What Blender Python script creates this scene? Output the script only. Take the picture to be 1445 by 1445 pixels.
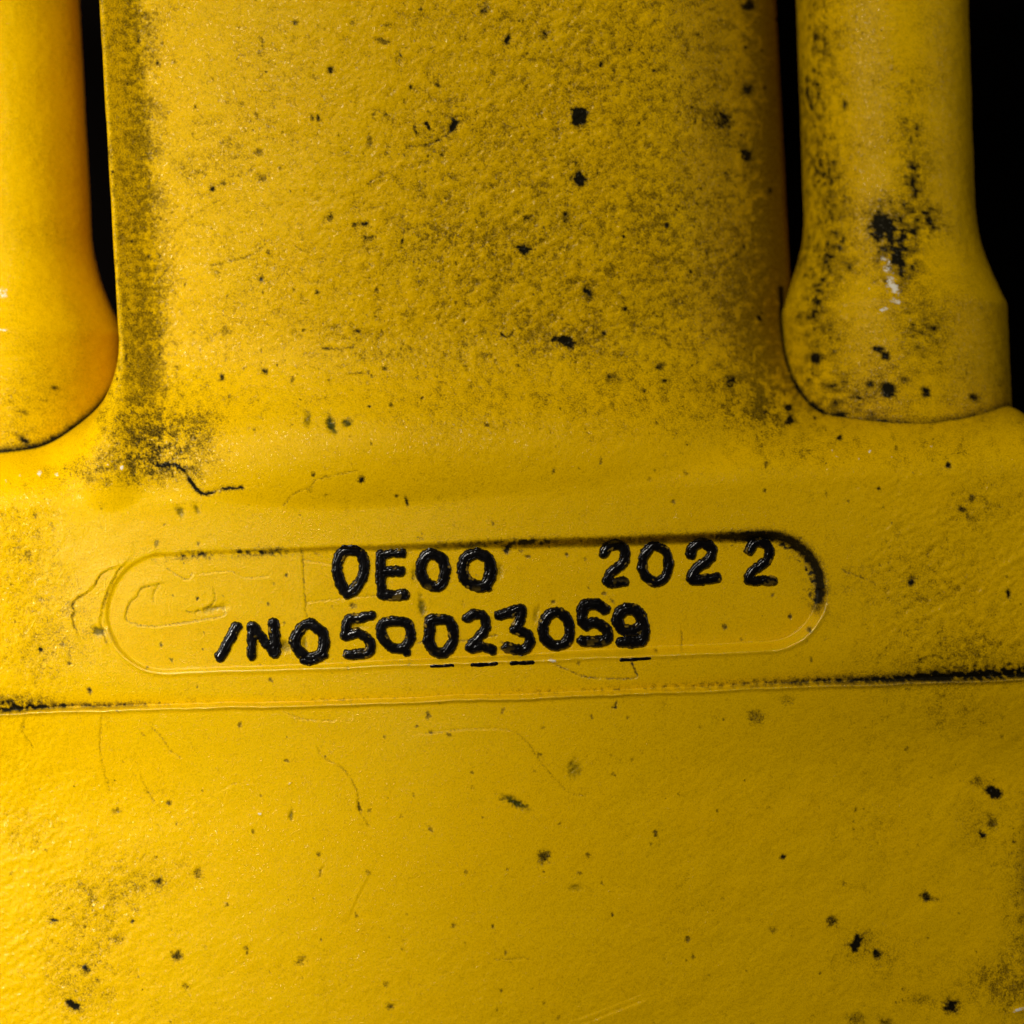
import bpy, math, random
import numpy as np

scene = bpy.context.scene
for o in list(bpy.data.objects):
    bpy.data.objects.remove(o)

# ------------------------------------------------------------------ scale
# The casting is modelled in "units" of 0.125 mm (the photograph is 1445 units wide
# on the panel's face), then converted to metres.
S = 0.125e-3
D = 3200.0                       # camera distance from the panel face, in units (400 mm)
ROLL = math.radians(1.9)         # the camera was held slightly tilted
CT, ST = math.cos(ROLL), math.sin(ROLL)

# ------------------------------------------------------------------ camera
cam = bpy.data.cameras.new('camera')
camo = bpy.data.objects.new('camera', cam)
scene.collection.objects.link(camo)
camo.location = (0, -D * S, 0)
camo.rotation_euler = (math.radians(90), ROLL, 0)
camo.rotation_mode = 'XYZ'
cam.sensor_width = 36
cam.lens = 36 * D / 1445.0
cam.clip_start = 0.005
cam.clip_end = 20
cam.dof.use_dof = True
cam.dof.focus_distance = (D + 4) * S
cam.dof.aperture_fstop = 8.5
scene.camera = camo

# ------------------------------------------------------------------ world and lamps
w = bpy.data.worlds.new('World')
scene.world = w
w.use_nodes = True
w.node_tree.nodes['Background'].inputs[0].default_value = (1.0, 0.9, 0.75, 1)
w.node_tree.nodes['Background'].inputs[1].default_value = 0.012


def area(name, loc, target, size, watts, col):
    l = bpy.data.lights.new(name, 'AREA')
    l.shape = 'DISK'
    l.size = size
    l.energy = watts
    l.color = col
    o = bpy.data.objects.new(name, l)
    scene.collection.objects.link(o)
    o.location = loc
    from mathutils import Vector
    d = Vector(target) - Vector(loc)
    o.rotation_euler = d.to_track_quat('-Z', 'Y').to_euler()
    return o


# a torch with a soft-edged beam from one side, plus added fill near the camera and at the side
kl = bpy.data.lights.new('key_torch', 'SPOT')
kl.energy = 10.5
kl.color = (1.0, 0.96, 0.88)
kl.spot_size = math.radians(27.5)
kl.spot_blend = 0.85
kl.shadow_soft_size = 0.035
ko = bpy.data.objects.new('key_torch', kl)
scene.collection.objects.link(ko)
ko.location = (-0.39, -0.31, 0.09)
from mathutils import Vector
ko.rotation_euler = (Vector((-0.142, 0, -0.045)) - ko.location).to_track_quat('-Z', 'Y').to_euler()
ko.scale = (1.0, 2.3, 1.0)          # tall, narrow beam
area('front_fill', (-0.18, -0.42, 0.25), (0.0, 0, 0.0), 0.12, 1.85, (1.0, 0.95, 0.86))
area('side_fill', (0.50, -0.17, 0.12), (0.08, 0, 0.03), 0.30, 0.25, (1.0, 0.93, 0.82))

vs = scene.view_settings
vs.view_transform = 'Standard'
vs.look = 'None'
vs.gamma = 1
vs.exposure = 0.0
scene.render.engine = 'CYCLES'

# ------------------------------------------------------------------ helpers
RNG = np.random.RandomState(7)
TAB = [RNG.rand(256, 256).astype(np.float32) * 2 * np.pi for _ in range(4)]
TG = [(np.cos(t), np.sin(t)) for t in TAB]


def gnoise(x, y, wl, seed=0, ox=0.0, oy=0.0):
    """gradient noise, roughly -1..1"""
    gx, gy = TG[seed % 4]
    fx = (x / wl + 17.3 * seed + ox).astype(np.float32)
    fy = (y / wl - 9.1 * seed + oy).astype(np.float32)
    ix = np.floor(fx).astype(np.int32)
    iy = np.floor(fy).astype(np.int32)
    fx -= ix
    fy -= iy
    x0 = ix & 255
    x1 = (ix + 1) & 255
    y0 = iy & 255
    y1 = (iy + 1) & 255
    ux = fx * fx * fx * (fx * (fx * 6 - 15) + 10)
    uy = fy * fy * fy * (fy * (fy * 6 - 15) + 10)

    def c(a, b, dx, dy):
        return gx[a, b] * dx + gy[a, b] * dy
    n0 = c(x0, y0, fx, fy) * (1 - ux) + c(x1, y0, fx - 1, fy) * ux
    n1 = c(x0, y1, fx, fy - 1) * (1 - ux) + c(x1, y1, fx - 1, fy - 1) * ux
    return (n0 * (1 - uy) + n1 * uy) * 1.5


def sstep(a, b, x):
    t = np.clip((x - a) / (b - a), 0, 1)
    return t * t * (3 - 2 * t)


def u_round(a, b, r):
    return np.maximum(r, np.minimum(a, b)) - np.hypot(np.maximum(r - a, 0), np.maximum(r - b, 0))


def i_round(a, b, r):
    return np.minimum(-r, np.maximum(a, b)) + np.hypot(np.maximum(r + a, 0), np.maximum(r + b, 0))


def to_img(U, V, Y):
    f = D / (D + Y)
    u, v = U * f, V * f
    return 722.5 + u * CT + v * ST, 722.5 - u * ST + v * CT


def to_uv(px, py, Y=0.0):
    dx, dy = np.asarray(px, float) - 722.5, np.asarray(py, float) - 722.5
    f = (D + Y) / D
    return (dx * CT - dy * ST) * f, (dx * ST + dy * CT) * f


def seg_dist(x, y, pts, hw=None):
    """distance to a polyline, with the sign of the side; optional half widths subtracted"""
    best = np.full(x.shape, 1e9)
    sgn = np.zeros(x.shape)
    for (ax, ay), (bx, by) in zip(pts[:-1], pts[1:]):
        dx, dy = bx - ax, by - ay
        L = dx * dx + dy * dy + 1e-9
        t = np.clip(((x - ax) * dx + (y - ay) * dy) / L, 0, 1)
        qx, qy = x - ax - t * dx, y - ay - t * dy
        d = np.hypot(qx, qy)
        m = d < best
        best = np.where(m, d, best)
        sgn = np.where(m, np.sign(dx * qy - dy * qx), sgn)
    return best, sgn


def smooth_path(pts, closed=False, n=6):
    """Catmull-Rom through the traced points"""
    p = [np.array(q, float) for q in pts]
    out = []
    N = len(p)
    rng = range(N) if closed else range(N - 1)
    for i in rng:
        if closed:
            a, b, c, d = p[i - 1], p[i], p[(i + 1) % N], p[(i + 2) % N]
        else:
            a, b, c, d = p[max(i - 1, 0)], p[i], p[i + 1], p[min(i + 2, N - 1)]
        for k in range(n):
            t = k / n
            out.append(0.5 * ((2 * b) + (c - a) * t + (2 * a - 5 * b + 4 * c - d) * t * t + (3 * b - a - 3 * c + d) * t ** 3))
    out.append(p[0] if closed else p[-1])
    return [tuple(q) for q in out]


# ------------------------------------------------------------------ materials
def paint_material(name):
    m = bpy.data.materials.new(name)
    m.use_nodes = True
    nt = m.node_tree
    N, L = nt.nodes, nt.links
    b = N['Principled BSDF']
    tc = N.new('ShaderNodeTexCoord')
    mp = N.new('ShaderNodeMapping')
    mp.inputs['Scale'].default_value = (1000, 1000, 1000)
    L.new(tc.outputs['Object'], mp.inputs['Vector'])
    at = N.new('ShaderNodeAttribute')
    at.attribute_name = 'wear_and_shade'
    sp = N.new('ShaderNodeSeparateColor')
    L.new(at.outputs['Color'], sp.inputs['Color'])

    def noise(scale, detail=2.0, rough=0.5):
        n = N.new('ShaderNodeTexNoise')
        n.inputs['Scale'].default_value = scale
        n.inputs['Detail'].default_value = detail
        n.inputs['Roughness'].default_value = rough
        L.new(mp.outputs['Vector'], n.inputs['Vector'])
        return n.outputs['Fac']

    def math_(op, a, bb, clamp=False):
        n = N.new('ShaderNodeMath')
        n.operation = op
        n.use_clamp = clamp
        for i, v in enumerate((a, bb)):
            if isinstance(v, (int, float)):
                n.inputs[i].default_value = v
            else:
                L.new(v, n.inputs[i])
        return n.outputs[0]

    def mix(fac, a, bb):
        n = N.new('ShaderNodeMix')
        n.data_type = 'RGBA'
        for s, v in ((0, fac), (6, a), (7, bb)):
            if isinstance(v, tuple):
                n.inputs[s].default_value = v
            elif isinstance(v, (int, float)):
                n.inputs[s].default_value = v
            else:
                L.new(v, n.inputs[s])
        return n.outputs[2]

    grain = noise(3.2, 3.0, 0.65)
    grain2 = noise(7.0, 2.0, 0.6)
    blot = noise(0.09, 3.0, 0.55)
    # dirt broken up by fine grain
    amp = math_('MULTIPLY', math_('MULTIPLY', math_('MINIMUM', math_('MULTIPLY', sp.outputs[0], 3.0), 1.0), 2.1), math_('SUBTRACT', 1.15, sp.outputs[0]))
    d0 = math_('ADD', sp.outputs[0], math_('MULTIPLY', math_('SUBTRACT', grain, 0.5), amp))
    dirt_shade = math_('MULTIPLY', d0, 1.08, True)
    fine = math_('MULTIPLY', math_('SUBTRACT', grain2, 0.52), 3.0, True)
    ycol = mix(blot, (0.79, 0.452, 0.0002, 1), (0.76, 0.466, 0.0004, 1))
    ycol = mix(fine, ycol, (0.40, 0.215, 0.0004, 1))
    mott = math_('MULTIPLY', math_('SUBTRACT', grain, 0.47), 2.0, True)
    ycol = mix(mott, ycol, (0.44, 0.235, 0.0004, 1))
    ycol = mix(sp.outputs[1], ycol, (0.030, 0.050, 0.004, 1))
    ycol = mix(dirt_shade, ycol, (0.007, 0.0055, 0.0020, 1))
    ch = math_('MULTIPLY', math_('SUBTRACT', math_('ADD', sp.outputs[2], grain), 0.95), 5.0, True)
    ycol = mix(ch, ycol, (0.80, 0.74, 0.58, 1))
    L.new(ycol, b.inputs['Base Color'])
    rg = math_('ADD', math_('MULTIPLY', dirt_shade, 0.45), math_('ADD', 0.11, math_('MULTIPLY', blot, 0.10)))
    L.new(rg, b.inputs['Roughness'])
    nibs = math_('MULTIPLY', math_('SUBTRACT', noise(1.7, 2.0, 0.6), 0.585), 9.0, True)
    L.new(math_('ADD', math_('ADD', math_('MULTIPLY', nibs, 0.6), 0.05), math_('MULTIPLY', at.outputs['Alpha'], 0.30)), b.inputs['Specular IOR Level'])
    b.inputs['Specular Tint'].default_value = (1.0, 0.90, 0.60, 1)
    bm = N.new('ShaderNodeBump')
    bm.inputs['Strength'].default_value = 0.85
    bm.inputs['Distance'].default_value = 0.00010
    L.new(math_('ADD', grain, math_('MULTIPLY', grain2, 0.4)), bm.inputs['Height'])
    L.new(bm.outputs['Normal'], b.inputs['Normal'])
    return m


def ink_material():
    m = bpy.data.materials.new('black_marker_ink')
    m.use_nodes = True
    nt = m.node_tree
    N, L = nt.nodes, nt.links
    b = N['Principled BSDF']
    tc = N.new('ShaderNodeTexCoord')
    mp = N.new('ShaderNodeMapping')
    mp.inputs['Scale'].default_value = (1000, 1000, 1000)
    L.new(tc.outputs['Object'], mp.inputs['Vector'])
    n = N.new('ShaderNodeTexNoise')
    n.inputs['Scale'].default_value = 1.1
    n.inputs['Detail'].default_value = 4
    L.new(mp.outputs['Vector'], n.inputs['Vector'])
    at = N.new('ShaderNodeAttribute')
    at.attribute_name = 'wear_and_shade'
    sp = N.new('ShaderNodeSeparateColor')
    L.new(at.outputs['Color'], sp.inputs['Color'])
    r = N.new('ShaderNodeValToRGB')
    r.color_ramp.elements[0].position = 0.35
    r.color_ramp.elements[0].color = (0.0016, 0.0013, 0.0013, 1)
    r.color_ramp.elements[1].position = 0.75
    r.color_ramp.elements[1].color = (0.005, 0.004, 0.004, 1)
    L.new(n.outputs['Fac'], r.inputs['Fac'])
    mx = N.new('ShaderNodeMix')
    mx.data_type = 'RGBA'
    L.new(sp.outputs[2], mx.inputs[0])
    L.new(r.outputs['Color'], mx.inputs[6])
    mx.inputs[7].default_value = (0.42, 0.26, 0.02, 1)
    L.new(mx.outputs[2], b.inputs['Base Color'])
    b.inputs['Roughness'].default_value = 0.22
    b.inputs['Specular IOR Level'].default_value = 0.40
    bm = N.new('ShaderNodeBump')
    bm.inputs['Strength'].default_value = 0.25
    bm.inputs['Distance'].default_value = 0.00010
    L.new(n.outputs['Fac'], bm.inputs['Height'])
    L.new(bm.outputs['Normal'], b.inputs['Normal'])
    return m


def dark_material():
    m = bpy.data.materials.new('dark_unlit_depth')
    m.use_nodes = True
    N, L = m.node_tree.nodes, m.node_tree.links
    b = N['Principled BSDF']
    n = N.new('ShaderNodeTexNoise')
    n.inputs['Scale'].default_value = 30
    r = N.new('ShaderNodeValToRGB')
    r.color_ramp.elements[0].color = (0.0010, 0.0006, 0.0004, 1)
    r.color_ramp.elements[1].color = (0.0022, 0.0012, 0.0008, 1)
    L.new(n.outputs['Fac'], r.inputs['Fac'])
    L.new(r.outputs['Color'], b.inputs['Base Color'])
    b.inputs['Roughness'].default_value = 1.0
    b.inputs['Specular IOR Level'].default_value = 0.05
    return m


PAINT = paint_material('yellow_machine_paint')
INK = ink_material()
DARK = dark_material()


def make_mesh(name, co_units, faces, normals, wear_and_shade, mat, parent=None, org=(0, 0, 0)):
    """co_units: (n,3) as U, Y, V in units. faces (m,4) quads."""
    me = bpy.data.meshes.new(name)
    n, k = len(co_units), faces.shape[1]
    co = np.empty((n, 3), np.float32)
    co[:, 0] = co_units[:, 0] * S - org[0]
    co[:, 1] = co_units[:, 1] * S - org[1]
    co[:, 2] = -co_units[:, 2] * S - org[2]
    me.vertices.add(n)
    me.vertices.foreach_set('co', co.ravel())
    m = len(faces)
    me.loops.add(m * k)
    me.loops.foreach_set('vertex_index', faces.astype(np.int32).ravel())
    me.polygons.add(m)
    me.polygons.foreach_set('loop_start', np.arange(0, m * k, k, dtype=np.int32))
    me.polygons.foreach_set('loop_total', np.full(m, k, np.int32))
    me.update(calc_edges=True)
    me.polygons.foreach_set('use_smooth', np.ones(m, bool))
    if wear_and_shade is not None:
        a = me.attributes.new('wear_and_shade', 'FLOAT_COLOR', 'POINT')
        c = np.ones((n, 4), np.float32)
        c[:, :wear_and_shade.shape[1]] = wear_and_shade
        if wear_and_shade.shape[1] == 3:
            c[:, 3] = 0.0
        a.data.foreach_set('color', c.ravel())
    if normals is not None:
        nn = np.empty((n, 3), np.float32)
        nn[:, 0], nn[:, 1], nn[:, 2] = normals[:, 0], normals[:, 1], -normals[:, 2]
        me.normals_split_custom_set_from_vertices(nn.tolist())
    me.materials.append(mat)
    o = bpy.data.objects.new(name, me)
    scene.collection.objects.link(o)
    if parent is not None:
        o.parent = parent
    return o


# ------------------------------------------------------------------ background
def quad_plane(name, u0, u1, v0, v1, y, mat):
    co = np.array([(u0, y, v1), (u1, y, v1), (u1, y, v0), (u0, y, v0)], float)
    return make_mesh(name, co, np.array([[0, 1, 2, 3]]), None, None, mat)


BACK = 900.0
bg = quad_plane('background', -4200, 4200, -3600, 3600, BACK - 4, DARK)
bg['kind'] = 'structure'

# ------------------------------------------------------------------ the casting's surface
UC = -80.0                      # centre line of the casting
RODS = [(-754.0, 272.0), (592.0, 272.0)]
ROD_R, COL_R = 129.0, 172.0


def axis(lo, hi, fine_lo, fine_hi, st, coarse):
    a = np.arange(fine_lo, fine_hi + st * .5, st)
    l = np.arange(fine_lo - coarse, lo - coarse, -coarse)[::-1]
    h = np.arange(a[-1] + coarse, hi + coarse, coarse)
    return np.concatenate([l, a, h])


STEP = 1.6
gu = axis(-1010, 830, -752, 752, STEP, 9.0)
gv = axis(-1060, 1060, -752, 752, STEP, 12.0)
U, V = np.meshgrid(gu, gv)


def lean(V):
    return 0.018 * np.minimum(V + 130.0, 0.0)


def col_sd(U, Y, V):
    q = U - UC - lean(V)
    a = np.abs(q)
    ridge = np.sqrt((q + 150.0) ** 2 + 120.0 ** 2) - 120.0
    yf = 26.0 + 0.055 * np.maximum(V + 600.0, -300.0) + np.where(q < -150, 0.20, 0.11) * ridge
    # a raised lip runs down one edge, the other edge is chamfered
    t = -422.0 - q
    yf = yf - 1.1 * 0.5 * (t + np.sqrt(t * t + 18.0 ** 2))
    yf = yf + 0.0009 * np.maximum(q - 190.0, 0) ** 2 + 0.00035 * np.maximum(-150.0 - q, 0) ** 2
    front = (yf - Y) * 0.72
    cham = np.where(q > 0, 0.87 * (a - 424) - 0.5 * (Y - 112), -300.0)
    wall = 0.9988 * (a - np.where(q > 0, 512, 475)) - 0.05 * (Y - 30)
    return i_round(i_round(front, cham, 64.0), wall, 9.0)


def body_sd(U, Y, V):
    q = U - UC
    r = np.sqrt((q + 10.0) ** 2 + 160.0 ** 2) - 160.0
    low = sstep(200, 420, V)
    tilt = np.sqrt(np.maximum(V - 200.0, 0) ** 2 + 80.0 ** 2) - 80.0
    yf = -0.13 * tilt + r * np.where(q < -10, 0.11, 0.12) * (0.35 + 0.65 * low)
    front = (yf - Y) * 0.50
    top = (-131.0 - 0.06 * (Y - 90) - V)
    side = np.abs(q) - 872.0 + np.where(q > 0, 32.0 * sstep(300, 560, V), 0.0)
    return i_round(i_round(front, top, 100.0), side, 60.0)


def base_depth(U, V):
    Y = np.full(U.shape, -130.0)
    act = np.arange(U.size)
    Uf, Vf, Yf = U.ravel(), V.ravel(), Y.ravel()
    for it in range(110):
        u, v, y = Uf[act], Vf[act], Yf[act]
        d = u_round(col_sd(u, y, v), body_sd(u, y, v), 150.0 - 147.0 * sstep(-150.0, 60.0, v))
        y = y + d * 0.92
        Yf[act] = y
        keep = (d > 0.02) & (y < BACK)
        act = act[keep]
        if len(act) == 0:
            break
    return np.minimum(Yf.reshape(U.shape), BACK)


Y0 = base_depth(U, V)
PX, PY = to_img(U, V, Y0)
Y = Y0.copy()
dirt_shade = np.zeros(U.shape, np.float32)
green = np.zeros(U.shape, np.float32)
chip = np.zeros(U.shape, np.float32)

# ---- recessed name panel: a long round-ended pocket, deeper towards one end
PA = to_uv(232, 865)
PB = to_uv(1084, 833)
PR = 86.0


def capsule(U, V):
    ax, ay = PA
    bx, by = PB
    dx, dy = bx - ax, by - ay
    t = np.clip(((U - ax) * dx + (V - ay) * dy) / (dx * dx + dy * dy), 0, 1)
    return np.hypot(U - ax - t * dx, V - ay - t * dy) - PR


CAPD = capsule(U, V)
wob = gnoise(U, V, 60, 1) * 1.2 + gnoise(U, V, 17, 2) * 0.6
along = np.clip((U - PA[0]) / (PB[0] - PA[0]), -0.15, 1.15)


def pocket(U, V, cd):
    al = np.clip((U - PA[0]) / (PB[0] - PA[0]), -0.15, 1.15)
    depth = 2.6 + 17.0 * sstep(0.05, 0.85, al)
    upper = V < (PA[1] + PB[1]) * .5
    wallw = np.where(upper, 7 + 11 * sstep(0.1, 0.8, al), 6 + 6 * sstep(0.3, 1.0, al))
    return depth, sstep(1.5, 0.0, (cd + wallw) / wallw * 1.5)


depth, inside = pocket(U, V, CAPD + wob)
Y += depth * inside
# soft swell of metal round the pocket

low_half = (V > (PA[1] + PB[1]) * .5 + 20)
RIM = low_half * np.exp(-((CAPD + wob - 1.0) / 3.2) ** 2)
Y -= 1.5 * RIM

# ---- parting line: lower half of the casting stands a little proud
VS = 259.0 + gnoise(U, V, 90, 3) * 1.6 + gnoise(U, V, 16, 0) * 0.8
ds = V - VS
rightw = sstep(780, 1400, PX)
leftw = sstep(330, 40, PX)
gap = 3.0 + 7.0 * rightw + 3.5 * leftw
onbody = (Y0 < 200)
Y += onbody * np.where(ds < 0, gap * np.exp(ds / (9 + 14 * rightw)) * sstep(2.0, -2.0, ds), 0)
Y -= onbody * 6.0 * sstep(-1.5, 2.5, ds) * np.exp(-np.maximum(ds, 0) / 260.0)
LIP = onbody * np.exp(-((ds - 3.5) / 3.0) ** 2)
Y -= (2.0 + 1.4 * sstep(230, 330, PX) * sstep(1000, 800, PX)) * LIP

# ---- cast skin: roughness differs from place to place
column_m = sstep(650, 560, PY)
smooth_band = np.exp(-((PY - 850) / 190.0) ** 4) * sstep(20, 130, PX) * sstep(1330, 1180, PX)
low_mid = np.exp(-((PX - 560) / 330.0) ** 4) * np.exp(-((PY - 1150) / 190.0) ** 4)
rough = 0.35 + 0.65 * column_m * (0.65 + 0.55 * sstep(380, 760, PX))
rough *= 1 - 0.85 * np.clip(smooth_band + 0.75 * low_mid, 0, 1)
rough += 0.30 * np.exp(-((PY - 640) / 50.0) ** 2) * (sstep(1040, 1110, PX) + sstep(260, 180, PX))
rough += 0.24 * sstep(480, 60, PX) * sstep(1020, 1150, PY) + 0.30 * sstep(140, 30, PX) * sstep(680, 740, PY)
rough += 0.45 * sstep(1150, 1290, PX) * np.exp(-((PY - 810) / 120.0) ** 4)
rough = np.where(CAPD < 0, 0.06, rough)
sv, su_ = np.gradient(Y0, gv, gu)
rough = rough / (1 + 2.2 * (sv * sv + su_ * su_))          # steep flanks were cast smoother
ca, sa = math.cos(0.6), math.sin(0.6)
RX, RY = PX * ca - PY * sa, PX * sa + PY * ca
n14 = gnoise(PX, PY, 15, 0)
n8 = gnoise(PX, PY, 8, 1)
n5 = gnoise(PX, PY, 5, 2)
nst = gnoise(RX * 0.40, RY, 8.5, 3)
n40 = gnoise(PX, PY, 42, 2)
n150 = gnoise(PX, PY, 150, 1)
relief = rough * (0.55 * n14 + 0.75 * n8 + 0.62 * n5 + 0.95 * nst * np.maximum(sstep(300, 900, PX), 0.9 * sstep(1050, 1250, PY)))
# blistered nibs on the skin
nib = np.clip(n8 * 0.7 + n5 * 0.6 - 0.42, 0, 1)
relief -= rough * 1.9 * nib
Y += relief * 0.95 + (0.8 + 1.1 * sstep(1000, 1100, PY) * sstep(700, 1100, PX)) * n40 * (0.3 + rough) + 0.7 * n150 * sstep(5, 60, CAPD)
Y += 0.18 * gnoise(PX, PY, 22, 3)

# ------------------------------------------------------------------ dirt and painted shade
def blob(x, y, rx, ry, ang=0.0):
    a = math.radians(ang)
    dx, dy = PX - x, PY - y
    p = (dx * math.cos(a) + dy * math.sin(a)) / rx
    q = (-dx * math.sin(a) + dy * math.cos(a)) / ry
    return np.exp(-(p * p + q * q))


dens = 0.27 + 0.12 * n150
dens += column_m * (0.14 + 0.21 * sstep(420, 720, PX) + 0.10 * sstep(800, 1050, PX))
for (x, y, rx, ry, an, s) in [
    (215, 625, 60, 50, 0, .52), (205, 664, 85, 20, 5, .40), (262, 640, 55, 34, 30, .34), (208, 545, 36, 80, 0, .40), (160, 610, 50, 60, 0, .22),
    (110, 668, 70, 18, 0, .35), (285, 600, 40, 30, 0, .35),
    (1064, 560, 34, 80, 0, .36), (1050, 400, 40, 170, 0, .24), (1098, 592, 40, 18, 0, .24), (1130, 640, 80, 26, 0, .28),
    (1300, 640, 100, 24, 0, .25), (1380, 715, 46, 30, -25, .38), (1290, 800, 110, 60, 0, .22), (1350, 925, 90, 34, 0, .42),
    (1345, 1000, 66, 36, 20, .42), (1375, 1160, 36, 60, 0, .3), (1412, 1392, 60, 40, 20, .65), (1442, 1290, 24, 150, 0, .42),
    (1240, 1345, 60, 26, 10, .32), (60, 925, 60, 44, 0, .34), (30, 770, 60, 70, 0, .22), (200, 1240, 110, 46, -14, .34),
    (110, 1400, 50, 40, 20, .40), (90, 860, 50, 60, 0, .16), (1330, 850, 90, 40, 0, .22), (1400, 900, 60, 40, 0, .2), (1230, 930, 60, 20, 0, .12), (380, 1190, 90, 50, 0, .10), (120, 1320, 60, 60, 0, .26), (35, 1170, 60, 36, 0, .28), (250, 1130, 60, 50, 0, .15),
    (340, 220, 60, 110, 20, .20), (330, 420, 90, 80, 0, .16), (560, 340, 90, 40, 0, .16), (800, 300, 190, 160, 0, .10),
    (800, 478, 70, 24, 0, .35), (560, 500, 90, 30, 0, .14), (480, 470, 60, 18, 0, .2), (1020, 170, 26, 26, 0, .3),
    (1053, 215, 16, 22, 0, .35), (650, 350, 120, 40, 0, .12), (640, 170, 60, 20, -20, .16), (275, 240, 30, 20, 0, .2),
    (300, 862, 22, 6, -4, .35), (740, 770, 60, 9, -2, .38), (950, 870, 40, 20, 0, .12), (860, 1060, 60, 60, 0, .1),
]:
    dens += s * blob(x, y, rx, ry, an)
dens *= np.where(CAPD < -6, 0.55, 1.0)
dens *= 1 - 0.5 * np.clip(low_mid, 0, 1)
grit = 0.60 * gnoise(PX, PY, 3.6, 3) + 0.42 * gnoise(PX, PY, 7.0, 0, 31.7) + 0.35 * gnoise(PX, PY, 24, 1, 5.5)
grit += 0.30 * np.clip(relief, -1, 1)               # dirt settles in the pits of the skin
dirt_shade += np.clip((grit - (0.95 - 1.0 * dens)) * 1.1, 0, 0.22 + 0.35 * sstep(.55, 1.1, dens))
# soft film of soot where it lies thickest
film = np.clip(dens - 0.30, 0, 0.8)
dirt_shade += 0.80 * film * np.clip(0.62 + 0.45 * n14 + .35 * n8 + .35 * n40, 0, 1.4)
smud = np.clip(0.4 * gnoise(PX, PY, 30, 2, 7.7) + 0.4 * n14 + 0.4 * n8 + .3 * n5 - 0.12, 0, 1)
dirt_shade += 0.65 * smud * np.clip(dens, 0, .8) * (CAPD > 0)
# soot gathered in the valley beside the lip
edge = np.exp(-((PX - 207 - (PY - 250) * 0.045 - 8 * n40) / 24.0) ** 2) * sstep(580, 470, PY) * (Y0 < 200)
dirt_shade += edge * np.clip(0.34 + 0.25 * n8 + 0.2 * n5 + 0.3 * n40, 0, .8)
lip_shade = sstep(222, 180, PX - (PY - 250) * 0.045) * sstep(600, 520, PY) * (Y0 < 160)  # even darkening over the lip, painted as its shade
dirt_shade += lip_shade * np.clip(0.16 + 0.15 * n8 + 0.12 * n14, 0, .5)
edger = sstep(1045, 1075, PX - (PY - 250) * 0.02) * sstep(600, 520, PY) * (Y0 > 30)
dirt_shade += edger * np.clip(0.18 + 0.2 * n8 + 0.15 * n14, 0, .6)
# deep flanks beside the rods, coloured dark for the shade in the gap
dirt_shade += 0.7 * sstep(150, 330, Y0) * sstep(-190, -230, V)
dirt_shade = np.minimum(dirt_shade, 0.60 + 0.25 * blob(215, 640, 70, 60) + 0.15 * blob(1080, 580, 50, 40))

# parting line dirt
sl = np.exp(-((ds + 4) / (4.0 + 4 * rightw)) ** 2)
sdens = 0.95 * sstep(900, 1300, PX) + 0.25 * sstep(700, 950, PX) + 0.85 * sstep(275, 150, PX) + 0.25 * np.exp(-((PX - 480) / 60) ** 2) + .2 * np.exp(-((PX - 760) / 60) ** 2)
dirt_shade += onbody * sl * np.clip(sdens + 0.4 * n8 + 0.35 * n5 - .16, 0, 1)
dirt_shade += onbody * np.exp(-((ds + 10) / 12.0) ** 2) * sstep(120, 0, PX) * np.clip(.75 + .7 * n8 + .4 * n5, 0, 1)
dirt_shade += onbody * np.exp(-((ds + 14) / 11.0) ** 2) * sstep(1250, 1420, PX) * np.clip(.3 + .7 * n8 + .4 * n5, 0, 1)

# black left in the pocket's wall; shade painted along its top
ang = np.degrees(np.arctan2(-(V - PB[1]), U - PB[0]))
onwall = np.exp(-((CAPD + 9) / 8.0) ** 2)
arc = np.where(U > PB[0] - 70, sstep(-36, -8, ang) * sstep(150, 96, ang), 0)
dirt_shade += 1.35 * onwall * arc * np.clip(.95 + .3 * n8 + .2 * n5, 0, 1)
dirt_shade += 0.9 * np.exp(-((CAPD + 20) / 10.0) ** 2) * arc * np.clip(.0 + .9 * n8 + .8 * n5, 0, 1)
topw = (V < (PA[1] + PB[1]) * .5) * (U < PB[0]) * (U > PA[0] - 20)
dirt_shade += topw * np.exp(-((CAPD + 8) / 7.0) ** 2) * np.clip(.10 + .42 * sstep(600, 900, PX) + .28 * n8 + .2 * n5, 0, .8)  # film puts the top wall's shade into the colour
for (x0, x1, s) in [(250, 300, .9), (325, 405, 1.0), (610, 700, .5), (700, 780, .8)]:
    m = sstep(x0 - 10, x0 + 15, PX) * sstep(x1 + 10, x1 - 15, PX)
    dirt_shade += topw * np.exp(-((CAPD + 5) / 5.0) ** 2) * m * s * np.clip(.6 + .8 * n8 + .4 * n5, 0, 1)

# dark line painted for the shadowed gap where the rod collars enter
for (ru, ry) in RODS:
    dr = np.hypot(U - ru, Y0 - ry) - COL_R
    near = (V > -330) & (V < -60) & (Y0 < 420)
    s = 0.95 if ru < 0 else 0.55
    dirt_shade += near * s * np.exp(-(dr / 5.0) ** 2)


def window(x, y, r):
    yy = 0.0
    for _ in range(2):
        u, v = to_uv(x, y, yy)
        i = int(np.clip(np.searchsorted(gv, v), 0, len(gv) - 1))
        j = int(np.clip(np.searchsorted(gu, u), 0, len(gu) - 1))
        yy = min(Y0[i, j], 300.0)
    u, v = to_uv(x, y, yy)
    i0, i1 = np.searchsorted(gv, (v - r * 1.1, v + r * 1.1))
    j0, j1 = np.searchsorted(gu, (u - r * 1.1, u + r * 1.1))
    return slice(max(i0, 0), max(i1, i0 + 1)), slice(max(j0, 0), max(j1, j0 + 1))


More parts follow.
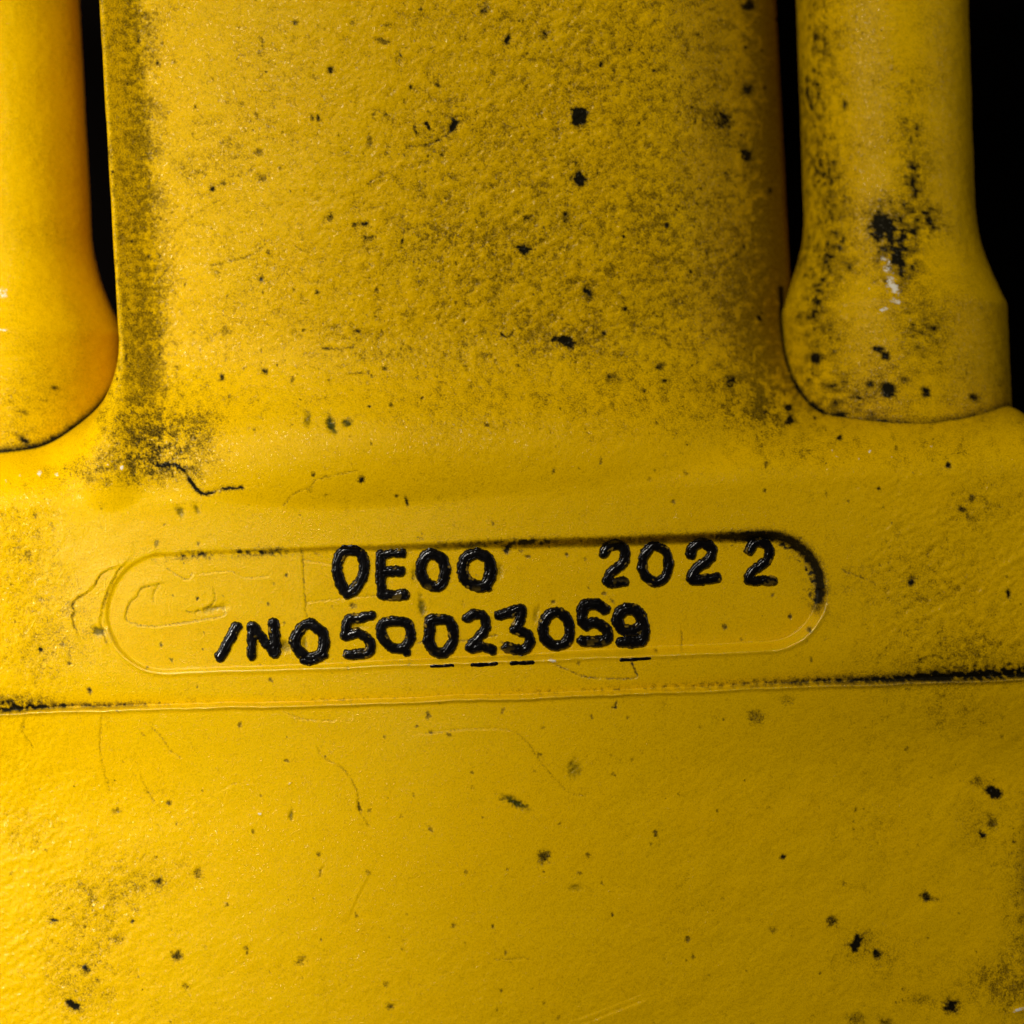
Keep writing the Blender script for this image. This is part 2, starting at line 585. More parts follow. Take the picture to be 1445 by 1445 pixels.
def spot(x, y, rx, ry, ang=0.0, s=1.0, pw=2.0, gr=0.0, dent=0.8):
    r = max(rx, ry) * 2.6 + 6
    w_ = window(x, y, r)
    px, py = PX[w_], PY[w_]
    if px.size == 0:
        return
    a = math.radians(ang)
    dx, dy = px - x, py - y
    dx = dx + 0.16 * rx * n5[w_] * 3 + 0.2 * rx * n8[w_]
    dy = dy + 0.16 * ry * n8[w_] * 3
    p = np.abs(dx * math.cos(a) + dy * math.sin(a)) / rx
    q = np.abs(-dx * math.sin(a) + dy * math.cos(a)) / ry
    f = np.exp(-(p ** pw + q ** pw) ** (2.0 / pw) * 1.0)
    k = s * np.clip(f * 1.5 - 0.12, 0, 1)
    green[w_] = np.maximum(green[w_], k * gr)
    dirt_shade[w_] += k * (1 - 0.75 * gr)
    Y[w_] += dent * f


SPOTS = [
    (818, 164, 10, 13, 0, 2.2, 6), (818, 254, 12, 12, 0, .95, 2), (740, 352, 10, 8, 10, .95, 2), (800, 482, 12, 8, 30, 1.0, 2),
    (786, 479, 10, 5, 0, .8, 2), (300, 266, 5, 5, 0, .95, 2), (316, 259, 4, 4, 0, .6, 2), (828, 415, 9, 9, 0, .5, 2),
    (798, 308, 9, 9, 0, .55, 2), (1020, 168, 13, 15, 0, .55, 2), (1053, 219, 8, 9, 0, .8, 2), (1053, 126, 9, 9, 0, .5, 2),
    (1055, 8, 10, 8, 0, .7, 2), (716, 55, 5, 10, 15, .85, 2), (683, 14, 8, 9, 0, .7, 2), (768, 50, 6, 5, 0, .5, 2),
    (467, 99, 6, 6, 0, .85, 2), (417, 32, 5, 4, 0, .8, 2), (540, 58, 13, 5, 20, .7, 2), (580, 124, 4, 4, 0, .8, 2), (618, 121, 7, 3, 25, .7, 2),
    (640, 178, 6, 13, 0, .6, 2), (586, 184, 3, 8, -20, .75, 2), (604, 178, 3, 8, -30, .9, 2), (440, 166, 3, 6, 0, .9, 2), (449, 166, 3, 6, 0, .9, 2),
    (466, 306, 5, 7, 0, .75, 2), (514, 316, 7, 5, 0, .85, 2), (500, 317, 5, 4, 0, .7, 2), (520, 336, 9, 4, 0, .6, 2), (522, 200, 5, 12, 0, .55, 2),
    (366, 215, 7, 6, 0, .7, 2), (370, 252, 8, 7, 0, .55, 2), (447, 412, 4, 4, 0, .8, 2), (745, 308, 9, 5, 0, .45, 2), (1280 - 250, 540, 10, 9, 0, .5, 2),
    (375, 524, 6, 5, 0, .85, 2), (313, 533, 5, 6, 0, .85, 2), (318, 468, 8, 8, 0, .5, 2), (505, 467, 4, 4, 0, .8, 2), (543, 520, 4, 4, 0, .7, 2),
    (521, 574, 3, 3, 0, .9, 2), (551, 571, 4, 4, 0, .7, 2), (510, 677, 6, 6, 0, 1.1, 2), (574, 708, 3, 8, -12, 1.0, 2), (560, 700, 3, 3, 0, .9, 2), (442, 669, 3, 5, -15, .9, 2),
    (930, 517, 9, 6, 0, .75, 2), (865, 533, 12, 8, 0, .4, 2), (951, 708, 4, 4, 0, .7, 2), (1400, 1117, 15, 9, 38, 1.3, 2), (1379, 1103, 9, 9, 0, .5, 2),
    (1399, 1160, 8, 10, 0, .75, 2), (1386, 1178, 5, 8, -35, .95, 2), (1066, 1012, 13, 12, 0, .6, 2), (1110, 988, 12, 8, 0, .35, 2), (1105, 1209, 5, 5, 0, 1.1, 2),
    (1306, 1265, 9, 7, 10, .95, 2), (1318, 1269, 10, 4, 0, .5, 2), (1174, 1300, 9, 9, 0, .9, 2), (1207, 1332, 9, 14, 15, 1.1, 2), (1222, 1322, 12, 10, 0, .4, 2), (1239, 1347, 7, 8, 0, .8, 2),
    (1342, 1420, 12, 11, 8, 1.0, 4), (1208, 1438, 12, 9, 0, .6, 4), (1251, 1443, 10, 7, 0, .7, 4), (1300, 1411, 18, 8, 0, .4, 2), (768, 1208, 9, 12, 30, .9, 2),
    (971, 1325, 5, 5, 0, .8, 2), (1091, 1312, 6, 5, 0, .5, 2), (250, 1348, 9, 9, 0, .9, 2), (105, 1419, 13, 8, 30, .9, 2), (122, 1368, 7, 8, 0, .7, 2), (551, 1420, 6, 5, 0, .85, 2), (545, 1388, 5, 5, 0, .5, 2),
    (165, 1143, 7, 5, 0, .65, 2), (239, 1133, 5, 4, 0, .8, 2), (225, 1245, 9, 8, 0, .6, 2), (280, 1232, 7, 9, 0, .65, 2), (75, 1300, 8, 5, 0, .4, 2), (168, 1325, 9, 8, 0, .35, 2),
    (127, 975, 4, 6, -30, 1.0, 2), (98, 936, 4, 3, 0, .8, 2), (58, 917, 4, 3, 20, .9, 2), (78, 1298, 7, 3, 0, .5, 2), (187, 1300, 3, 4, 0, .8, 2), (263, 1392, 6, 7, 0, .5, 2),
    (1285, 822, 6, 6, 0, 1.0, 2), (1423, 838, 4, 9, -12, 1.0, 2), (1338, 657, 5, 5, 0, .95, 2), (1240, 689, 3, 3, 0, .9, 2), (1365, 585, 5, 4, 0, .9, 2), (1185, 618, 5, 4, 0, .9, 2),
    (1113, 575, 5, 5, 0, .95, 2), (1115, 594, 9, 7, 0, .9, 2), (1079, 692, 3, 3, 0, .8, 2), (1371, 704, 5, 7, 0, .8, 2), (1358, 719, 7, 5, 0, .8, 2), (278, 845, 3, 3, 0, 1.1, 2),
    (403, 811, 3, 3, 0, .9, 2), (745, 785, 4, 3, 0, .9, 2), (800, 783, 3, 3, 0, .9, 2), (781, 850, 4, 4, 0, .8, 2), (853, 838, 4, 3, -25, .8, 2), (498, 855, 5, 5, 0, .7, 2), (1024, 885, 5, 5, 0, .85, 2),
    (1117, 870, 3, 5, 0, .9, 2), (1143, 889, 4, 4, 0, .9, 2), (715, 775, 6, 9, 30, 1.0, 2), (742, 765, 14, 4, -4, .8, 2), (869, 993, 2, 6, 10, .9, 2), (867, 998, 4, 2, 0, .9, 2), (640, 1305, 4, 4, 0, .6, 2), (695, 1307, 3, 3, 0, .9, 2),
    (864, 1290, 2, 4, 0, .9, 2), (405, 1073, 4, 3, 0, .7, 2), (507, 1138, 3, 8, -15, .7, 2), (453, 1230, 3, 10, 20, .5, 2), (425, 1355, 10, 7, -30, .55, 2),
]
for s_ in SPOTS:
    spot(s_[0], s_[1], s_[2] * .84, s_[3] * .84, s_[4], s=s_[5] * .92, pw=s_[6])
for s_ in [(727, 1132, 19, 5, 26, 1.1), (810, 1085, 9, 11, 0, .55), (812, 1253, 8, 5, 0, .35), (595, 857, 5, 14, -12, .75), (140, 891, 8, 6, 0, .8), (402, 912, 7, 7, 0, .55), (430, 908, 3, 9, -8, .55),
           (254, 722, 5, 8, -25, .7), (278, 719, 3, 6, -25, .6), (411, 1149, 3, 8, 5, .7), (302, 859, 17, 4, -14, .5), (434, 592, 5, 10, 15, .6), (467, 600, 6, 12, -22, 1.1), (490, 597, 6, 6, 0, 1.0),
           (504, 885, 9, 4, 0, .3), (757, 868, 4, 10, 10, .35), (705, 806, 5, 9, 0, .35), (585, 812, 4, 10, 0, .4)]:
    spot(*s_[:5], s=s_[5], gr=0.85, dent=2.0)

# random small specks all over
rs = random.Random(11)
for k in range(900):
    x, y = rs.uniform(-10, 1455), rs.uniform(-10, 1455)
    if 1100 < x and y < 590 or x < 150 and y < 600:
        continue
    if rs.random() > (0.75 if y < 640 else 0.5):
        continue
    r = rs.choice([1.3, 1.6, 2.0, 2.4, 3.0])
    spot(x, y, r * rs.uniform(.7, 1.2), r * rs.uniform(.8, 1.7), rs.uniform(-40, 40), rs.uniform(.25, .75), dent=.35)


def crack(pts, s=0.6, wd=1.6, lip=1.2, fall=14.0, groove=0.6, gate=0.15):
    pts = smooth_path(pts, False, 4)
    cx = sum(p[0] for p in pts) / len(pts)
    cy = sum(p[1] for p in pts) / len(pts)
    r = max(max(abs(p[0] - cx), abs(p[1] - cy)) for p in pts) + 30
    w_ = window(cx, cy, r)
    px, py = PX[w_], PY[w_]
    d, sg = seg_dist(px + 1.3 * n8[w_], py + 1.3 * n5[w_], pts)
    dirt_shade[w_] += (0.65 * s if cy > 1005 else s) * np.exp(-(d / wd) ** 2) * np.clip(.75 + gate + .8 * n14[w_], 0, 1)
    Y[w_] += groove * np.exp(-(d / (wd * 1.2)) ** 2)
    Y[w_] -= 0.5 * lip * (0.5 + 0.5 * np.tanh(sg * d / 1.2)) * np.exp(-d / fall)


CRACKS = [
    ([(159, 802), (144, 810), (130, 831), (108, 845), (102, 856), (106, 863), (102, 873), (108, 890)], .55, 1.5, 2.6),
    ([(172, 800), (163, 812), (151, 838), (144, 863), (142, 881), (150, 905)], .5, 1.5, 2.4),
    ([(224, 824), (199, 831), (193, 843), (182, 852), (178, 873), (191, 881), (218, 884), (257, 879), (288, 874), (313, 870), (318, 865)], .5, 1.3, 1.5),
    ([(224, 825), (216, 839), (216, 849)], .45, 1.3, .8), ([(301, 832), (303, 846), (293, 857), (277, 863), (263, 863)], .55, 1.3, 1.1),
    ([(235, 802), (257, 816), (268, 816), (270, 809)], .45, 1.2, .8), ([(426, 777), (428, 813), (430, 841), (432, 871)], .45, 1.2, 1.2),
    ([(280, 810), (325, 806), (345, 815), (380, 812)], .25, 1.1, .7), ([(427, 790), (470, 797)], .25, 1.1, .7), ([(432, 850), (480, 845), (560, 838)], .25, 1.2, .6),
    ([(448, 1054), (457, 1069), (483, 1083), (500, 1106), (506, 1126), (507, 1144), (521, 1165)], .5, 1.3, 1.2),
    ([(600, 1035), (660, 1028), (720, 1030), (746, 1050), (763, 1075), (784, 1099), (803, 1118), (826, 1123)], .4, 1.3, 1.2),
    ([(700, 1353), (722, 1353), (745, 1352)], .5, 1.3, .6), ([(400, 1002), (428, 1014), (473, 1016)], .35, 1.2, 1.0),
    ([(775, 935), (797, 943), (822, 954), (855, 957), (894, 957), (899, 950), (891, 935)], .65, 1.4, 1.6),
    ([(215, 1026), (230, 1041), (241, 1058), (256, 1068)], .5, 1.4, .9), ([(36, 1013), (34, 1032), (49, 1055)], .45, 1.3, .9),
    ([(145, 1012), (142, 1050), (148, 1085), (156, 1120)], .35, 1.5, .8), ([(200, 1095), (212, 1120), (220, 1132)], .4, 1.3, .9),
    ([(216, 398), (225, 367), (239, 339), (263, 311), (313, 280)], .35, 1.4, 1.7), ([(221, 398), (242, 372), (263, 336)], .3, 1.3, 1.2), ([(298, 375), (346, 363), (372, 349)], .5, 1.6, .9),
    ([(400, 713), (416, 696), (438, 688), (444, 678), (455, 674), (505, 664)], .5, 1.3, .9), ([(222, 655), (246, 657), (262, 668), (275, 688), (290, 697), (315, 690), (342, 688)], 1.1, 2.8, 2.0),
    ([(455, 491), (475, 492), (497, 490)], .7, 2.0, .8), ([(490, 528), (512, 526)], .6, 1.8, .8), ([(570, 205), (600, 205), (630, 190), (648, 170)], .4, 1.8, .6),
    ([(560, 250), (520, 260), (545, 243)], .35, 1.8, .6), ([(706, 470), (716, 476), (726, 466)], .7, 1.6, .8), ([(313, 1115), (330, 1105), (350, 1106)], .25, 1.2, .8),
    ([(540, 935), (640, 930), (720, 927), (780, 925)], .25, 1.3, .7), ([(590, 908), (600, 905)], .7, 1.4, .6), ([(648, 905), (668, 903), (700, 897)], .55, 1.4, .6),
    ([(891, 936), (896, 945), (899, 952)], .8, 1.5, .6), ([(815, 1448), (860, 1430), (905, 1413)], .0, 1.5, 3.0), ([(812, 1438), (858, 1421), (900, 1405)], .0, 1.5, 1.6),
    ([(516, 1245), (505, 1268), (495, 1290)], .0, 1.4, 2.0), ([(963, 892), (964, 905), (962, 920)], .4, 1.2, .7), ([(1300, 930), (1320, 925)], .6, 1.6, .6),
    ([(1190, 805), (1230, 820), (1235, 824)], .5, 1.4, .6), ([(120, 480), (150, 500)], .0, 1.4, .4),
]
for c in CRACKS:
    crack(c[0], c[1], c[2], c[3])

# bare bright metal at the lower corner, tiny flakes, painted glints along the shoulder
for (x, y, rx, ry, an, s) in [(1438, 1424, 14, 4, -20, 1.0), (780, 932, 10, 4, 10, .9), (367, 1148, 4, 3, 0, .9), (349, 1106, 7, 2, 15, .7), (147, 1279, 3, 6, 20, .8), (409, 1105, 4, 2, -30, .8),
                              (56, 668, 5, 6, 0, .9), (80, 670, 5, 5, 0, .8), (28, 671, 5, 4, 0, .7), (9, 678, 4, 4, 0, .7), (172, 660, 5, 5, 0, 1.0), (152, 656, 4, 3, 0, .7),
                              (1227, 637, 4, 4, 0, .9), (1174, 636, 3, 3, 0, .8), (1180, 645, 4, 3, 0, .8), (1314, 630, 4, 4, 0, .7), (1211, 647, 3, 3, 0, .8), (1258, 645, 3, 3, 0, .7), (1110, 648, 2, 2, 0, .7)]:
    w_ = window(x, y, 30)
    a = math.radians(an)
    dx, dy = PX[w_] - x, PY[w_] - y
    p = (dx * math.cos(a) + dy * math.sin(a)) / rx
    q = (-dx * math.sin(a) + dy * math.cos(a)) / ry
    f = np.exp(-(p * p + q * q))
    chip[w_] = np.maximum(chip[w_], 0.72 * f * s)
    dirt_shade[w_] *= 1 - f * s
    Y[w_] -= 1.2 * f

dirt_shade = np.clip(dirt_shade, 0, 1)

# ------------------------------------------------------------------ build the casting's parts
hid = Y0 >= BACK - 1
Y = np.where(hid, BACK, Y)
gy_v, gy_u = np.gradient(Y, gv, gu)
NRM = np.stack([gy_u, -np.ones_like(Y), gy_v], -1)
NRM /= np.linalg.norm(NRM, axis=-1, keepdims=True)
NV, NU = U.shape
idx = np.arange(NV * NU).reshape(NV, NU)
Q = np.stack([idx[:-1, :-1], idx[1:, :-1], idx[1:, 1:], idx[:-1, 1:]], -1).reshape(-1, 4)
hq = (hid[:-1, :-1] & hid[1:, :-1] & hid[1:, 1:] & hid[:-1, 1:]).ravel()
Vc = (V[:-1, :-1]).ravel()
Uc_ = (U[:-1, :-1]).ravel()
Cc = CAPD[:-1, :-1].ravel()
Dc = ds[:-1, :-1].ravel()
reg = np.full(len(Q), 1, np.int8)
reg[(Vc < -150) & (np.abs(Uc_ - UC) < 530)] = 0
reg[Dc > 0] = 2
reg[Cc < 1.0] = 3
reg[hq] = -1
CO = np.stack([U, Y, V], -1).reshape(-1, 3)
NF = NRM.reshape(-1, 3)
gloss = np.clip(0.7 * smooth_band * sstep(-40, 20, V) + 2.4 * LIP + 2.4 * RIM, 0, 2.6)
WE = np.stack([dirt_shade, green, chip, gloss], -1).reshape(-1, 4)

casting = bpy.data.objects.new('machine_casting', None)
scene.collection.objects.link(casting)
casting.location = (UC * S, 0.05, -1060 * S)
casting['label'] = 'yellow painted cast metal housing with broad column and recessed panel of black inked characters'
casting['category'] = 'casting'
ORG = tuple(casting.location)
parts = {}
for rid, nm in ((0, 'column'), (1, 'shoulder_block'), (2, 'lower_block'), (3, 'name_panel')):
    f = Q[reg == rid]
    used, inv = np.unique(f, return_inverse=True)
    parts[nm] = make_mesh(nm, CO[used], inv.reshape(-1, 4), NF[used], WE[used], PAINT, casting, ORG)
parts['name_panel']['label'] = 'shallow round-ended recess holding two rows of black characters'


# ------------------------------------------------------------------ raised characters, blacked with a marker
def surf_at(u, v):
    """height of the finished surface and of the panel floor at local points (bilinear)"""
    fi = np.interp(v, gv, np.arange(len(gv)))
    fj = np.interp(u, gu, np.arange(len(gu)))
    i, j = np.clip(fi.astype(int), 0, NV - 2), np.clip(fj.astype(int), 0, NU - 2)
    a, b = fi - i, fj - j
    g = lambda A: (A[i, j] * (1 - a) * (1 - b) + A[i + 1, j] * a * (1 - b) + A[i, j + 1] * (1 - a) * b + A[i + 1, j + 1] * a * b)
    return g(Y), g(Y0) + g(depth)


def glyph(name, strokes, off, sc, H=7.5, kids_of=None, edge_n=1.5, label=None):
    """strokes: list of (points, half width, closed) in the tracing frame (off + p/sc)"""
    paths = []
    for pts, hw, closed in strokes:
        pp = [(off[0] + x / sc, off[1] + y / sc) for x, y in pts]
        if len(pp) > 2:
            pp = smooth_path(pp, closed, 5)
        uu, vv = to_uv([p[0] for p in pp], [p[1] for p in pp], 8.0)
        paths.append((list(zip(uu, vv)), hw * (1.16 if H > 3 else 1.15) / sc))
    al = np.array([p for q, h in paths for p in q])
    mh = max(h for q, h in paths) + 5
    st = 1.05
    u1 = np.arange(al[:, 0].min() - mh, al[:, 0].max() + mh, st)
    v1 = np.arange(al[:, 1].min() - mh, al[:, 1].max() + mh, st)
    u, v = np.meshgrid(u1, v1)
    e = edge_n * (gnoise(u, v, 9, 1) * 0.9 + gnoise(u, v, 4, 2) * 0.6)
    best = np.full(u.shape, -1e9)
    for q, h in paths:
        d, _ = seg_dist(u, v, q)
        best = np.maximum(best, (h + e - d) / h)
    sy, fy = surf_at(u, v)
    t = np.clip(best, 0, 1)
    prof = np.where(best > 0, np.sqrt(np.clip(1 - (1 - np.minimum(t * 1.9, 1)) ** 2, 0, 1)), best * 2.5)
    bump = 0.6 * gnoise(u, v, 14, 3) + 0.15 * gnoise(u, v, 6, 0)
    # the marker leaves a fine groove between its passes
    h = H * prof + np.where(best > 0.2, bump * min(H, 8) / 6, 0) - 0.8 * np.exp(-((best - 0.55) / 0.12) ** 2) * (H > 3)
    yl = np.minimum(fy - h, sy - 0.42 * h) if H > 3 else sy - h
    gyv, gyu = np.gradient(yl, st)
    nr = np.stack([gyu, -np.ones_like(yl), gyv], -1)
    nr /= np.linalg.norm(nr, axis=-1, keepdims=True)
    n, m = u.shape
    ix = np.arange(n * m).reshape(n, m)
    qd = np.stack([ix[:-1, :-1], ix[1:, :-1], ix[1:, 1:], ix[:-1, 1:]], -1).reshape(-1, 4)
    ok = best.ravel() > -0.18
    qd = qd[ok[qd].any(1)]
    used, inv = np.unique(qd, return_inverse=True)
    worn = np.clip((gnoise(u, v, 16, 2) + 0.5 * gnoise(u, v, 5, 1) - 0.50) * 2.0, 0, .55) * (best < .5)
    vn = (v - v1[0]) / (v1[-1] - v1[0])
    worn = worn + np.clip(gnoise(u, v, 22, 0) + .4 * gnoise(u, v, 6, 3) - .35, 0, .22) * sstep(.74, .92, vn) * (H > 3)
    wr = np.stack([np.zeros_like(u), np.zeros_like(u), worn], -1).reshape(-1, 3)
    o = make_mesh(name, np.stack([u, yl, v], -1).reshape(-1, 3)[used], inv.reshape(-1, 4), nr.reshape(-1, 3)[used], wr[used], INK, kids_of, ORG)
    if label:
        o['label'] = label
    return o


panel = parts['name_panel']
K = 3.6125
A5, A6, A7 = (80, 730), (440, 730), (800, 730)
GL = [
    ('raised_digit', A6, [([(200, 168), (252, 190), (268, 260), (243, 330), (195, 382), (163, 370), (135, 300), (130, 240), (152, 185)], 25, True), ([(165, 375), (176, 398)], 19, False)]),
    ('raised_letter', A6, [([(352, 192), (352, 290), (356, 390)], 23, False), ([(352, 192), (400, 186), (462, 182)], 20, False), ([(360, 278), (452, 274)], 24, False), ([(356, 390), (410, 400), (472, 394)], 25, False)]),
    ('raised_digit', A6, [([(610, 186), (662, 212), (680, 270), (663, 335), (620, 352), (574, 325), (556, 270), (570, 210)], 25, True)]),
    ('raised_digit', A6, [([(840, 186), (898, 212), (913, 280), (888, 342), (845, 350), (790, 325), (768, 270), (786, 208)], 27, True), ([(885, 345), (898, 362)], 17, False)]),
    ('raised_digit', A7, [([(192, 185), (212, 150), (258, 140), (298, 170), (288, 232), (228, 282), (208, 322), (225, 335), (294, 330)], 23, False)]),
    ('raised_digit', A7, [([(450, 148), (510, 180), (522, 250), (500, 310), (450, 332), (402, 298), (388, 240), (405, 180)], 22, True)]),
    ('raised_digit', A7, [([(638, 190), (650, 152), (700, 132), (744, 160), (732, 212), (668, 262), (640, 310), (660, 322), (770, 312)], 24, False)]),
    ('raised_digit', A7, [([(938, 172), (962, 136), (1012, 132), (1042, 168), (1026, 222), (964, 268), (934, 312), (960, 326), (1060, 324)], 22, False)]),
    ('raised_mark', A5, [([(916, 556), (830, 714)], 24, False)]),
    ('raised_letter', A5, [([(994, 555), (994, 705)], 22, False), ([(1000, 552), (1050, 620), (1104, 690)], 21, False), ([(1104, 540), (1112, 620), (1112, 690)], 25, False)]),
    ('raised_letter', A5, [([(1275, 545), (1342, 575), (1366, 645), (1332, 705), (1270, 712), (1222, 660), (1218, 610)], 25, True), ([(1255, 728), (1300, 735), (1366, 700)], 17, False)]),
    ('raised_digit', A6, [([(302, 500), (240, 512), (184, 524), (170, 600), (176, 606)], 22, False), ([(172, 606), (240, 592), (298, 640), (282, 692), (185, 700)], 23, False)]),
    ('raised_digit', A6, [([(420, 530), (488, 545), (502, 610), (472, 662), (420, 668), (376, 635), (352, 580), (370, 540)], 24, True), ([(470, 670), (486, 690)], 18, False)]),
    ('raised_digit', A6, [([(606, 526), (690, 526), (720, 580), (716, 640), (682, 686), (632, 686), (597, 640), (602, 570)], 25, True)]),
    ('raised_digit', A6, [([(790, 515), (830, 492), (878, 512), (884, 570), (845, 618), (806, 666), (870, 662), (922, 678)], 22, False)]),
    ('raised_digit', A6, [([(955, 502), (1010, 485), (1068, 468), (1062, 520), (1034, 572)], 23, False), ([(1040, 575), (1098, 598), (1110, 642), (1070, 680), (995, 664)], 24, False)]),
    ('raised_digit', A6, [([(1250, 486), (1302, 518), (1316, 580), (1298, 638), (1240, 656), (1190, 622), (1178, 570), (1196, 512)], 24, True)]),
    ('raised_digit', A7, [([(194, 470), (150, 446), (90, 452), (80, 520), (98, 552)], 26, False), ([(98, 550), (150, 540), (206, 580), (194, 630), (80, 634)], 25, False)]),
    ('raised_digit', A7, [([(312, 470), (368, 488), (388, 545), (350, 580), (292, 576), (262, 530), (275, 488)], 27, True), ([(392, 540), (398, 600), (374, 638), (280, 640)], 25, False)]),
]
for nm, off, stk in GL:
    glyph(nm, stk, off, K, 4.6, panel)
for off, stk in [(A6, [([(610, 757), (660, 756), (720, 752)], 7, False)]), (A6, [([(820, 750), (880, 749), (942, 744)], 9, False)]),
                 (A6, [([(1020, 742), (1070, 741), (1125, 738)], 9, False)]), (A7, [([(278, 727), (340, 724), (422, 718)], 8, False)])]:
    glyph('ink_dash', stk, off, K, 1.0, parts['shoulder_block'], edge_n=0.8)


# ------------------------------------------------------------------ the two rods with flared collars
def rod(center, seed, blobs, spots, chips, label):
    cu, cy = center
    rows = np.concatenate([np.arange(-1050, -760, 12.0), np.arange(-760, -100 + 2, 2.6)])
    na = 300
    # more vertices on the side facing out of the casting
    t = np.linspace(0, 1, na, endpoint=False)
    th = 2 * np.pi * t + 0.75 * np.sin(2 * np.pi * t) * -1
    th = th + 0                     # th = pi faces the front
    TH, VV = np.meshgrid(th, rows)
    prof_v = np.arange(-1060, -90, 1.0)
    prof_r = np.interp(prof_v, [-1060, -440, -415, -390, -365, -340, -315, -290, -90], [ROD_R, ROD_R, ROD_R + 2, ROD_R + 6, ROD_R + 13, ROD_R + 22, ROD_R + 32, COL_R, COL_R + 2])
    ker = np.exp(-(np.arange(-40, 41) / 5.0) ** 2)
    prof_r = np.convolve(np.pad(prof_r, 40, 'edge'), ker / ker.sum(), 'valid')
    R = np.interp(VV, prof_v, prof_r)
    su, sy = -np.sin(TH), np.cos(TH)
    ln = 1.1 if cu < 0 else 0.0
    cu = cu + ln * lean(VV)
    Ux, Yx = cu + R * su, cy + R * sy
    px, py = to_img(Ux, VV, Yx)
    arc = (TH - np.pi) * 150.0
    # seamless enough: the join sits at the back of the rod
    n15, n8_, n5_ = gnoise(arc, VV, 15, seed), gnoise(arc, VV, 8, seed + 1), gnoise(arc, VV, 5, seed + 2)
    n60 = gnoise(arc, VV, 70, seed + 3)
    rel = 0.5 * n15 + 0.65 * n8_ + .4 * n5_ + 1.0 * n60
    R2 = R + rel * 0.8
    Ux, Yx = cu + R2 * su, cy + R2 * sy
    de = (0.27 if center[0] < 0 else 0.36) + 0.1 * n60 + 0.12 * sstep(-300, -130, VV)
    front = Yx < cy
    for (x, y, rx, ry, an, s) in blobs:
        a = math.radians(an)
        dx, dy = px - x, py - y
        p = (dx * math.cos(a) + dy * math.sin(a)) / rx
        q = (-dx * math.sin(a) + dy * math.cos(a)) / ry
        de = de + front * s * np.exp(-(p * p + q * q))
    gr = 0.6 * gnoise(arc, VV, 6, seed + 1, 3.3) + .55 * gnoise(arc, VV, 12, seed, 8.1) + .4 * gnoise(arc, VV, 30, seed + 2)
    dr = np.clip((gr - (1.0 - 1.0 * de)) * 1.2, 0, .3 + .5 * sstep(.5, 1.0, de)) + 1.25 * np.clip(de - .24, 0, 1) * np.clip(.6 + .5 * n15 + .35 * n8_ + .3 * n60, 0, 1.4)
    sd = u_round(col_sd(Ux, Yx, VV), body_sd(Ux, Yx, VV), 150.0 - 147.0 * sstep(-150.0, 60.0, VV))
    dr = dr + (0.9 if center[0] < 0 else 0.5) * np.exp(-(np.maximum(sd, 0) / 7.0) ** 2)  # contact line painted for the shadowed gap
    ch = np.zeros_like(dr)
    for (x, y, rx, ry, an, s) in spots:
        a = math.radians(an)
        dx, dy = px - x + n8_ * rx * .5, py - y + n15 * ry * .4
        p = (dx * math.cos(a) + dy * math.sin(a)) / rx
        q = (-dx * math.sin(a) + dy * math.cos(a)) / ry
        dr = dr + front * s * np.clip(1.5 * np.exp(-(p * p + q * q)) - .12, 0, 1)
    for (x, y, rx, ry, an, s) in chips:
        a = math.radians(an)
        dx, dy = px - x, py - y
        p = (dx * math.cos(a) + dy * math.sin(a)) / rx
        q = (-dx * math.sin(a) + dy * math.cos(a)) / ry
        f = front * np.exp(-(p * p + q * q))
        ch = np.maximum(ch, s * f * np.clip(.75 + .7 * n8_ + .5 * n5_, 0, 1))
    dr = np.clip(dr, 0, 1)
    n = len(rows)
    ix = np.arange(n * na).reshape(n, na)
    nx = np.roll(ix, -1, axis=1)
    qd = np.stack([ix[:-1], ix[1:], nx[1:], nx[:-1]], -1).reshape(-1, 4)
    # closing fan on the top end as thin quads
    co = np.stack([Ux, Yx, VV], -1).reshape(-1, 3)
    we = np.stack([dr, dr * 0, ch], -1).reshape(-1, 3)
    tc = len(co)
    cu = center[0]
    co = np.vstack([co, [[cu + ln * lean(rows[0]), cy, rows[0]]]])
    we = np.vstack([we, [[0, 0, 0]]])
    cap = np.stack([np.full(na // 2, tc), ix[0, 0::2], ix[0, 1::2], nx[0, 1::2]], -1)
    root = bpy.data.objects.new('flanged_rod', None)
    scene.collection.objects.link(root)
    root.location = (cu * S, cy * S, 100 * S)
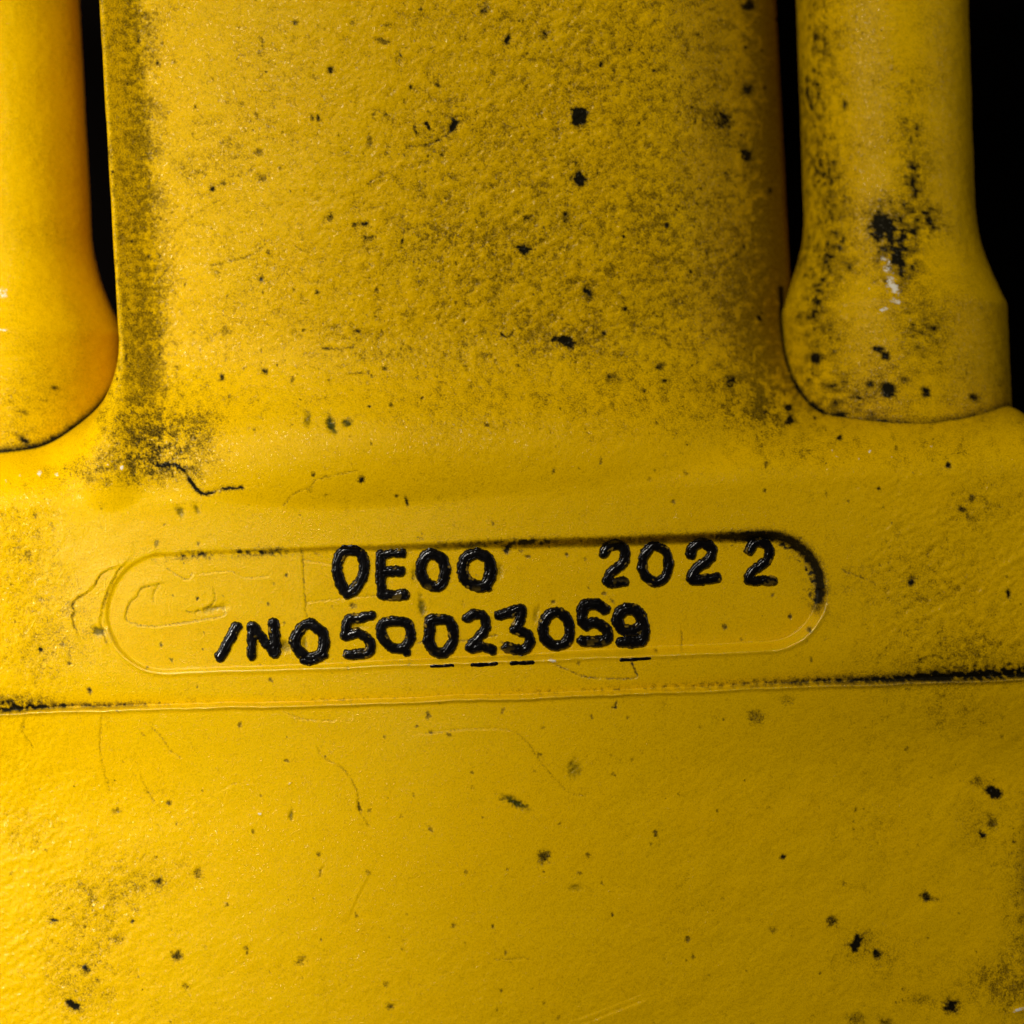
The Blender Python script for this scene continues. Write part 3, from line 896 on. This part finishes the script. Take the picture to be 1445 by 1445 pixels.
    root['label'] = label
    root['category'] = 'rod'
    root['group'] = 'flanged rods standing on the casting'
    og = tuple(root.location)
    rid = (co[qd][:, :, 2].mean(1) > -285)
    for nm, f in (('shaft', np.vstack([qd[~rid], cap])), ('collar', qd[rid])):
        used, inv = np.unique(f, return_inverse=True)
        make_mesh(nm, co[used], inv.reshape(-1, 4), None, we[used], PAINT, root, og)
    return root


rod(RODS[0], 0,
    [(60, 560, 60, 60, 0, .08)], [(35, 582, 5, 4, 0, .6), (77, 548, 4, 3, 0, .7), (62, 565, 4, 3, 0, .5), (33, 620, 9, 5, 30, .8)],
    [(3, 412, 13, 11, 30, .8), (6, 466, 11, 2.5, 0, .8)],
    'mostly clean yellow flanged rod without sooty streak, standing on the casting beside the column')
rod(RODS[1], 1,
    [(1272, 325, 46, 34, 0, .55), (1268, 372, 32, 44, 10, .70), (1283, 190, 24, 70, 0, .40), (1240, 305, 20, 28, 0, .55), (1312, 305, 14, 22, 0, .5), (1290, 262, 20, 40, 0, .35), (1152, 190, 44, 320, 0, .50), (1290, 120, 40, 60, 0, .1), (1195, 370, 40, 30, 0, .2),  # tall film on the column side: soot, deepened to paint the column's shade
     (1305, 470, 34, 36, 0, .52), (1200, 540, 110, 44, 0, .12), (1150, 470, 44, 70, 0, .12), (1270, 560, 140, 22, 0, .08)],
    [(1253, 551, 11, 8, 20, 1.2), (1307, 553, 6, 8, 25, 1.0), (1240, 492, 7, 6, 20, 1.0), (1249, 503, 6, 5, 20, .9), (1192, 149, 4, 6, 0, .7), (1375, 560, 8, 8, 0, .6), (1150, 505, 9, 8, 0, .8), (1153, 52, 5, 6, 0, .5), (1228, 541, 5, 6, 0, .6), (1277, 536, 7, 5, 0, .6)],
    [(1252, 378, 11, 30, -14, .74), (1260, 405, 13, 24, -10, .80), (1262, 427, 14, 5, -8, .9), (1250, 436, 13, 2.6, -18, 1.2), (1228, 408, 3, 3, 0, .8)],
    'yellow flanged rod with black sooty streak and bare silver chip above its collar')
